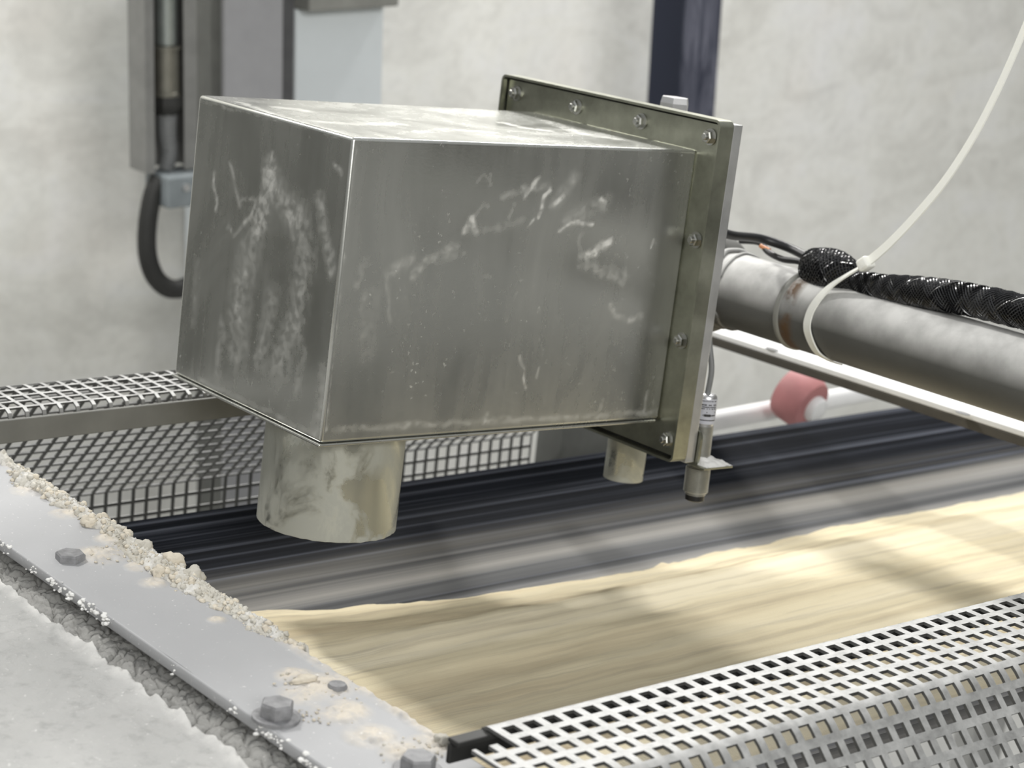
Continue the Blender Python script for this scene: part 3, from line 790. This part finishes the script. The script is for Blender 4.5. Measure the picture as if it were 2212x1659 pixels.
# cable tie round pipe and sleeve, its long tail rising to the right
ct = thing('cable_tie', 'white nylon cable tie round pipe and sleeve with long upright tail', 'cable tie', BOX, (PX, -.065, PZ))
lo, front, head = at(1790, 778, 0, PX, BOX), at(1748, 700, 0, PX - .036, BOX), at(1868, 572, 0, PX - .020, BOX)
loop = []
ytop = at(1800, 610, 0, PX - .02, BOX).y
for i in range(30):                                                      # round the pipe, leaning, and over the sleeve on top
    a_ = math.radians(-130 + 330 * i / 29)                               # angle in the x-z plane
    cx_, cz_ = math.cos(a_), math.sin(a_)
    R_ = PR + .0012
    yy = -.052 - .026 * cz_
    loop.append(Vector((PX - R_ * cz_ * 0 - R_ * math.sin(a_ + PI / 2), yy, PZ + R_ * math.cos(a_ + PI / 2))))
wpts = [at(*p, 0, d, BOX) for p, d in (((1812, 786), PX + .004), ((1790, 778), PX - .012), ((1762, 758), PX - .0275), ((1744, 715), PX - .0365), ((1748, 680), PX - .0355), ((1766, 648), PX - .031), ((1795, 618), PX - .026), ((1832, 593), PX - .024), ((1868, 573), PX - .022))]
sec = [(-.0042, -.0007), (.0042, -.0007), (.0042, .0007), (-.0042, .0007)]
bm = BM(); path = catmull(wpts, 8); axis_y = Vector((0, 1, 0))
def strap(bm, path, wid, th, normal):
    rings = []
    for i, p in enumerate(path):
        a_ = path[max(0, i - 1)]; b_ = path[min(len(path) - 1, i + 1)]; t_ = (b_ - a_).normalized()
        nn_ = normal(p, i / (len(path) - 1)); nn_ = (nn_ - t_ * nn_.dot(t_)).normalized(); w_ = t_.cross(nn_)
        rings.append([bm.verts.new(p + w_ * sx_ * wid + nn_ * sn_ * th) for sx_, sn_ in ((-1, -1), (1, -1), (1, 1), (-1, 1))])
    for A, B in zip(rings, rings[1:]):
        for j in range(4): bm.faces.new((A[j], A[(j + 1) % 4], B[(j + 1) % 4], B[j]))
    bm.faces.new(rings[0]); bm.faces.new(rings[-1]); bmesh.ops.recalc_face_normals(bm, faces=bm.faces)
strap(bm, path, .0040, .0007, lambda p, s: Vector((p.x - PX, 0, p.z - PZ)).normalized())
obj('strap', bm, M['nylon'], ct, smooth=30)
hd = at(1870, 570, 0, PX - .022, BOX)
tdir = (at(1905, 545, 0, PX - .022, BOX) - hd).normalized()
bm = BM(); box(bm, (-.0062, -.0060, -.0055), (.0062, .0060, .0055), .0022, 3)
u_, v_, w_ = basis(tdir); rot = Matrix((u_, w_, v_)).transposed()
for v in bm.verts: v.co = hd + rot @ v.co
bmesh.ops.recalc_face_normals(bm, faces=bm.faces)
obj('head', bm, M['nylon'], ct, smooth=40)
tail = [at(*p, 0, PX - .022 - .0000 * p[0], BOX) for p in ((1872, 568), (1915, 532), (1975, 470), (2040, 392), (2100, 300), (2150, 205), (2195, 105), (2235, 5), (2265, -90))]
bm = BM(); strap(bm, catmull(tail, 8), .0042, .0007, lambda p, s: Vector((-1, .45, -.15)))
obj('tail', bm, M['nylon'], ct, smooth=30)

# ------------------------------------------------------------------ inductive sensor on its bracket
SX = .3965; s_top = at(1528, 850, 0, SX, BOX); s_bot = at(1500, 1080, 0, SX, BOX)
sy = (s_top.y + s_bot.y) / 2
sn = thing('proximity_sensor', 'small threaded cylindrical sensor hanging from the lower flange corner', 'sensor', BOX, (SX, sy, s_bot.z))
axd = (s_bot - s_top); LN = axd.length; axd.normalize()
def thread(a_, b_, r_, p_=.0014):
    out = [(r_ - .0009, a_)]; h_ = a_
    while h_ < b_ - p_:
        out += [(r_ - .0009, h_), (r_, h_ + p_ * .40), (r_, h_ + p_ * .6), (r_ - .0009, h_ + p_)]; h_ += p_
    return out + [(r_ - .0009, b_)]
bm = BM(); lathe(bm, [(.0070, 0), (.0088, .0015), (.0092, .002), (.0092, .0265), (.0084, .027), (.0084, .0285)], s_top, axd, 40); obj('cap', bm, M['bright'], sn, smooth=40)
bm = BM(); lathe(bm, thread(.0285, .093, .0093), s_top, axd, 40); obj('threaded_barrel', bm, M['brass'], sn, smooth=40)
bm = BM(); lathe(bm, thread(.0675, .0905, .0112), s_top, axd, 40)
obj('lower_nut', bm, M['brass'], sn, smooth=40)
bm = BM(); lathe(bm, [(.0086, .093), (.0086, .0975), (.0072, .0985)], s_top, axd, 40); obj('sensing_face', bm, M['black'], sn, smooth=40)
lab_bm = BM(); u_, v_, w_ = basis(axd)
vd = (BOX.inverted() @ Vector((0, 0, CAM_Z)) - s_top); vd = (vd - axd * vd.dot(axd)).normalized(); sd = axd.cross(vd)
def cyl_patch(bm, a0, a1, h0, h1, r_, n_=16):
    A = []
    for i in range(n_ + 1):
        a_ = a0 + (a1 - a0) * i / n_; d_ = vd * math.cos(a_) + sd * math.sin(a_)
        A.append((bm.verts.new(s_top + d_ * r_ + axd * h0), bm.verts.new(s_top + d_ * r_ + axd * h1)))
    for p_, q_ in zip(A, A[1:]): bm.faces.new((p_[0], q_[0], q_[1], p_[1]))
cyl_patch(lab_bm, -2.0, 2.0, .0035, .0262, .0096, 32); bmesh.ops.solidify(lab_bm, geom=lab_bm.faces[:], thickness=.0003)
lb = obj('label_sticker', lab_bm, M['label'], sn, smooth=40)
bm = BM(); rnd = random.Random(3)
for h0, h1, dens in ((.0050, .0056, .93), (.0082, .0092, .9), (.0102, .0110, .75), (.0118, .0126, .55), (.0150, .0158, .5), (.0176, .0186, .8)):   # fine print, too small to read
    a_ = -1.1
    while a_ < 1.1:
        w_ = rnd.uniform(.05, .16)
        if rnd.random() < dens: cyl_patch(bm, a_, a_ + w_, h0, h1, .00985, 2)
        a_ += w_ + rnd.uniform(.01, .05)
cyl_patch(bm, -.55, .05, .0170, .0192, .00985, 6); cyl_patch(bm, -1.2, 1.2, .0222, .0230, .00985, 10)
bmesh.ops.recalc_face_normals(bm, faces=bm.faces); bmesh.ops.solidify(bm, geom=bm.faces[:], thickness=.0001)
obj('print_lines', bm, M['ink'], lb)
ctop = s_top + Vector((0, 0, .001))
bm = BM(); tube(bm, catmull([ctop - Vector((0, 0, .004)), ctop + Vector((.001, .0, .02)), at(1533, 745, 0, SX, BOX), at(1531, 690, 0, SX, BOX), at(1522, 640, 0, SX, BOX), at(1500, 590, 0, SX, BOX)], 10), .0026, 10); obj('sensor_cable', bm, M['greycable'], sn, smooth=60)

zs = s_top.z + axd.z * .0625
br = thing('sensor_bracket', 'small angle bracket with dusty shelf gripping the threaded sensor', 'bracket', BOX, (.39, -.02, zs))
yl = sy
bm = BM(); box(bm, (.3825, yl - .0215, zs - .0015), (.4185, yl + .026, zs + .0008), .0006)
obj('shelf', bm, M['flange'], br)
bm = BM(); rim = rrect(yl - .0125, yl + .022, zs - .001, zs + .032, .0075, 6)
A = [bm.verts.new((.3822, y, z)) for y, z in rim]; B = [bm.verts.new((.3848, y, z)) for y, z in rim]
bm.faces.new(A); bm.faces.new(list(reversed(B)))
for i in range(len(A)): bm.faces.new((A[i], A[(i + 1) % len(A)], B[(i + 1) % len(A)], B[i]))
bmesh.ops.recalc_face_normals(bm, faces=bm.faces); obj('upright_leg', bm, M['flange'], br)
def heap(u, v):
    y = yl - .0215 + .0475 * v; x = .3850 + .0335 * u
    e2 = max(0, min(1, min(u, 1 - u, v, 1 - v) * 9))
    d = math.hypot(x - SX, y - (sy - .001)) - .0085
    return Vector((x, y, zs + .0006 + e2 * (.0014 + .0045 * math.exp(-max(0, d) * 160) + .0012 * fb(u * 7, v * 7, 4))))
bm = BM(); sheet(bm, heap, lin(0, 1, 34), lin(0, 1, 40)); obj('powder_heap', bm, M['dust'], br, smooth=60)

# ------------------------------------------------------------------ near left: edge strip, cover plate, packed dirt and crumbs
ZP = -.546
es = thing('edge_strip', 'dusty grey steel strip with bolts running diagonally across the lower left', 'steel strip', MACH, (.718, 1.1, ZP - .008))
bm = BM(); box(bm, (.6745, .80, ZP - .0085), (.7620, 1.541, ZP), .0012)
top_f = [f for f in bm.faces if f.normal.z > .9 and f.calc_area() > .02]
bmesh.ops.delete(bm, geom=top_f, context='FACES_ONLY')
dl = bm.verts.layers.float.new('dust')
TANS = []
for px, py, w_ in ((215, 1200, .022), (250, 1165, .018), (300, 1225, .012), (700, 1480, .024), (660, 1500, .02), (740, 1540, .022), (640, 1460, .016), (880, 1625, .020), (930, 1610, .018), (800, 1590, .02), (140, 1110, .014), (330, 1260, .012), (60, 1060, .016), (470, 1340, .008)):
    q = at(px, py, 2, ZP, MACH); TANS.append((Vector((q.x, q.y)), w_))
def striph(x, y):
    d = max((max(0, 1 - (Vector((x, y)) - c_).length / w_) for c_, w_ in TANS), default=0)
    edge = max(0, 1 - abs(x - .7600) / .007) * .9 * (y > .9)
    k_ = max(d * (1.0 + 1.0 * fb(x * 60, y * 60, 2)), edge * (.6 + .8 * fb(x * 90, y * 90, 6)))
    return max(0, min(1, k_ * 1.6))
us, vs = lin(.6757, .7608, 70), lin(.8012, 1.5398, 434)
g_ = []
for u in us:
    r_ = []
    for v in vs:
        d = striph(u, v); vv = bm.verts.new((u, v, ZP + (d * (.0018 + .0022 * fb(u * 160, v * 160, 5, 3)) if d > .02 else 0) + .0004 * fb(u * 14, v * 14, 1)))
        vv[dl] = d; r_.append(vv)
    g_.append(r_)
for i in range(len(us) - 1):
    for j in range(len(vs) - 1): bm.faces.new((g_[i][j], g_[i + 1][j], g_[i + 1][j + 1], g_[i][j + 1]))
obj('plate', bm, M['strip'], es, smooth=60)
def bolt(px, py, af, h, zoff=0, washer=True, rot=.2):
    q = at(px, py, 2, ZP + .002, MACH); q.z = ZP - zoff
    bm = BM()
    if washer: lathe(bm, [(af * .80, 0), (af * .80, .0022), (af * .74, .0028)], q + Vector((0, 0, .0002)), (0, 0, 1), 32)
    hexa(bm, q + Vector((0, 0, .0028 if washer else .0)), (0, 0, 1), af, h, rot, .10)
    return obj('hex_bolt', bm, M['bolt'], es)
bolt(597, 1547, .0190, .0090, 0, True, .35)
bolt(152, 1203, .0190, .0062, .0035, True, .9)
bolt(902, 1662, .0190, .0085, 0, True, .1)
q = at(728, 1490, 2, ZP, MACH); bm = BM(); lathe(bm, [(.0062, 0), (.0066, .0030), (.0055, .0048)], q + Vector((0, 0, -.0005)), (0, 0, 1), 20); obj('stud_end', bm, M['bolt'], es, smooth=40)
for y_ in (.805, 1.5275):
    bm = BM(); box(bm, (.690, y_, -.765), (.730, y_ + .013, ZP - .009)); obj('support_leg', bm, M['rail'], es)

cvz = -.5615
def edge_x(y): return .6560 + .0060 * fb(y * 22, 4.0, 0, 6) + .0035 * fb(y * 3.5, 1.0)
cv = thing('cover_plate', 'dust-caked grey cover plate filling the lower left corner', 'cover plate', MACH, (.45, 1.1, -.60))
bm = BM(); el = bm.verts.layers.float.new('edge')
us, vs = lin(0, 1, 190), lin(.66, 1.62, 330); X0 = .17
g_ = []
for u in us:
    r_ = []
    for v in vs:
        xe_ = edge_x(v); x = X0 + (xe_ - X0) * (u ** .75); d = xe_ - x
        cr = max(0, 1 - d / (.012 + .006 * fb(v * 11, 2)))
        z = cvz + .0020 * fb(x * 16, v * 16, 2, 5) + .0012 * fb(x * 80, v * 80, 4, 3) + cr * (.0026 + .0060 * fb(x * 75, v * 75, 6, 5)) - (.004 if d < .0004 else 0)
        vv = bm.verts.new((x, v, z)); vv[el] = max(0, min(1, cr * 1.3 * (.6 + .6 * fb(x * 70, v * 70, 9)))); r_.append(vv)
    g_.append(r_)
for i in range(len(us) - 1):
    for j in range(len(vs) - 1): bm.faces.new((g_[i][j], g_[i + 1][j], g_[i + 1][j + 1], g_[i][j + 1]))
last = g_[-1]; low = [bm.verts.new((v.co.x - .004 + .002 * fb(v.co.y * 60, 3), v.co.y, cvz - .022)) for v in last]
for j in range(len(last) - 1): bm.faces.new((last[j], low[j], low[j + 1], last[j + 1]))
bmesh.ops.recalc_face_normals(bm, faces=bm.faces)
obj('caked_dust', bm, M['crust'], cv, smooth=60)
bm = BM(); box(bm, (.15, .65, -.595), (.640, 1.63, -.5855), .002); obj('steel_sheet', bm, M['rail'], cv)
for y_ in (.655, 1.61):
    bm = BM(); box(bm, (.16, y_, -.765), (.635, y_ + .013, -.5958)); obj('side_wall', bm, M['rail'], cv)

# packed, cracked dirt in the trench between plate and strip
bm = BM(); us, vs = lin(.6385, .7150, 110), lin(.70, 1.60, 900)
def trench(x, y):
    d = noise.voronoi(Vector((x * 85, y * 85, 0)) + Vector((fb(x * 40, y * 40), fb(x * 40, y * 40, 7), 0)) * .5)[0]
    crack = min(1, (d[1] - d[0]) * 4)
    h = -.5735 + .15 * max(0, x - .645) + .0026 * fb(x * 30, y * 12, 3) + .0034 * crack + .0012 * fb(x * 250, y * 250, 4, 3)
    if y > 1.17: h += .004 * fb(y * 22, 2.0)
    return Vector((x, y, min(h, -.5562)))
sheet(bm, trench, us, vs)
o = obj('packed_dirt', bm, M['dirt'], frame=MACH, base=(.657, 1.1, -.58), smooth=60)
tag(o, 'cracked grey dirt packed in the trench beside the bolted strip', 'dirt', kind='stuff')

# crumbs
def lump(bm, c_, r_, seed, sub=2, flat=.8):
    res = bmesh.ops.create_icosphere(bm, subdivisions=sub, radius=1)
    for v in res['verts']:
        k_ = 1 + .55 * fb(v.co.x * 1.1 + seed, v.co.y * 1.1 + seed * .3, v.co.z * 1.1, 4)
        if sub > 1: k_ += .16 * fb(v.co.x * 4 + seed, v.co.y * 4, v.co.z * 4, 3)
        v.co = Vector((v.co.x, v.co.y, v.co.z * flat)) * (r_ * k_) + c_
rnd = random.Random(11)
def place(px, py): q_ = at(px, py, 2, ZP + .002, MACH); return Vector((q_.x, q_.y, ZP))
def ridge_w(y):                                                           # width of the heap on the strip, by place along it
    s_ = (1.462 - y) / (1.462 - 1.075)
    if s_ < -.15 or s_ > 1.06: return 0
    return (.012 + .012 * math.exp(-((s_ - .60) / .17) ** 2) + .006 * math.exp(-((s_ - .14) / .12) ** 2) + .007 * fb(y * 26, 3)) * min(1, (1.06 - s_) / .12)
def ridge(u, y):
    w_ = max(0, ridge_w(y)); x = .7640 + .0015 * fb(y * 120, 5) - w_ * u
    if w_ < .001: return Vector((x, y, ZP - .002))
    q_ = Vector((x * 150, y * 150, 0)); d = noise.voronoi(q_ + Vector((fb(x * 200, y * 200), fb(x * 200, y * 200, 5), 0)) * .7)[0]
    d2 = noise.voronoi(q_ * 2.4)[0]
    env = math.sin(PI * min(1, .12 + u * .88)) ** .7
    h = env * (.0022 + .0030 * w_ / .02 + .0040 * fb(x * 45, y * 45, 2, 4)) + env * (.0042 * (.55 - d[0]) + .0018 * (.5 - d2[0]) + .0012 * fb(x * 400, y * 400, 1, 3))
    return Vector((x + .0012 * fb(x * 260, y * 260, 8), y + .0012 * fb(x * 260, y * 260, 2), ZP + (h if u < .99 else -.001)))
bm = BM(); el = bm.verts.layers.float.new('edge')
us, vs = [0] + lin(.0, 1, 40), lin(1.03, 1.50, 620)
g_ = []
for k_, u in enumerate(us):
    row = []
    for v in vs:
        p_ = ridge(u, v)
        if k_ == 0: p_.z = ZP - .006; p_.x = .7618
        row.append(bm.verts.new(p_))
    g_.append(row)
for k_, row in enumerate(g_):
    for v_ in row: v_[el] = max(0, min(1, .10 + 1.5 * fb(v_.co.x * 40, v_.co.y * 40, 11, 3)))
for i in range(len(us) - 1):
    for j in range(len(vs) - 1): bm.faces.new((g_[i][j], g_[i + 1][j], g_[i + 1][j + 1], g_[i][j + 1]))
bmesh.ops.recalc_face_normals(bm, faces=bm.faces)
o = obj('caked_ridge', bm, M['crumb'], frame=MACH, base=(.755, 1.25, ZP), smooth=180); tag(o, 'caked ridge of pale cement dust along the far edge of the strip', 'dust', kind='stuff')
bm = BM(); bm2 = BM()
for i in range(620):
    y = rnd.uniform(1.06, 1.47); w_ = ridge_w(y)
    if w_ < .002: continue
    u = rnd.random() ** .9 * 1.15; p_ = ridge(min(u, .98), y)
    r_ = .0007 + .0022 * rnd.random() ** 3
    if u > 1: p_ = Vector((.764 - w_ * u, y, ZP))
    p_.z += r_ * .2
    lump(bm if rnd.random() < .55 else bm2, p_, r_, i * 3.1, 2 if r_ > .0015 else 1)
for (cx_, cy_, n_, sp_) in ((720, 1480, 60, 34), (690, 1545, 40, 40), (900, 1620, 70, 40), (945, 1605, 60, 16), (230, 1195, 40, 36), (640, 1465, 20, 30)):
    for i in range(n_):
        p_ = place(cx_ + rnd.gauss(0, sp_), cy_ + rnd.gauss(0, sp_ * .35)); p_.z = ZP + .001
        if p_.x > .762 or p_.x < .676: continue
        lump(bm2 if rnd.random() < .6 else bm, p_, rnd.uniform(.0004, .0014), i * 1.7 + cx_, 1, .6)
o = obj('white_crumbs', bm, M['crumb'], frame=MACH, base=(.75, 1.25, ZP), smooth=180); tag(o, 'ridge of white cement crumbs along the far edge of the strip', 'crumbs', kind='stuff')
o = obj('tan_crumbs', bm2, M['stone'], frame=MACH, base=(.75, 1.25, ZP), smooth=180); tag(o, 'tan sand crumbs mixed into the ridge on the strip', 'crumbs', kind='stuff')
# the lumps that stand out one by one
for px, py, r_, mat, lab in (
    (190, 1124, .0056, 'stone', 'round tan pebble, the further of a pair above the half-buried bolt'), (222, 1118, .0058, 'stone', 'round tan pebble, the nearer of a pair above the half-buried bolt'),
    (296, 1145, .0044, 'stone', 'small tan pebble standing alone on the strip edge against the black belt'), (262, 1150, .0034, 'crumb', 'small whitish pebble just left of the lone tan one'),
    (405, 1205, .0080, 'stone', 'large lumpy tan clod at the crest of the crumb ridge'), (440, 1235, .0075, 'crumb', 'large whitish clod next to the lumpy tan one on the ridge'),
    (345, 1232, .0062, 'stone', 'tan clod spilling onto the strip below the ridge crest'), (310, 1180, .0070, 'crumb', 'white clod on the ridge beyond the half-buried bolt'),
    (120, 1062, .0060, 'stone', 'elongated brownish flake near the upper end of the ridge'), (45, 1025, .0065, 'crumb', 'white crusty clump at the far upper end of the strip'),
    (955, 1596, .0052, 'crumb', 'cream pebble at the corner between strip and near guard'), (658, 1462, .0050, 'stone', 'flat tan flake on the strip beyond the big hexagonal bolt')):
    p_ = place(px, py + 6); p_.z = ZP + r_ * .45; bm = BM()
    p_.x = min(p_.x, .7640)
    lump(bm, p_, r_, px * .7, 3, .45 if 'flake' in lab else .85)
    if 'flake' in lab:
        for v in bm.verts: v.co.x = p_.x + (v.co.x - p_.x) * 1.5
    o = obj('pebble', bm, M[mat], frame=MACH, base=p_, smooth=180); tag(o, lab, 'pebble', 'pebbles on the strip')
# raised white flakes along the strip's left edge
bm = BM()
for i in range(420):
    y = rnd.uniform(.86, 1.42); x = .6745 + rnd.uniform(-.0035, .0018)
    if fb(y * 14, 3.0) < .02: continue
    lump(bm, Vector((x, y, ZP - .0035 + rnd.uniform(-.003, .004))), rnd.uniform(.0006, .0020) * (1 + fb(y * 30, 1)), i * 2.2, 2, .6)
o = obj('edge_flakes', bm, M['dust'], frame=MACH, base=(.6745, 1.1, ZP), smooth=180); tag(o, 'white dust flakes clinging to the strip edge over the trench', 'dust', kind='stuff')
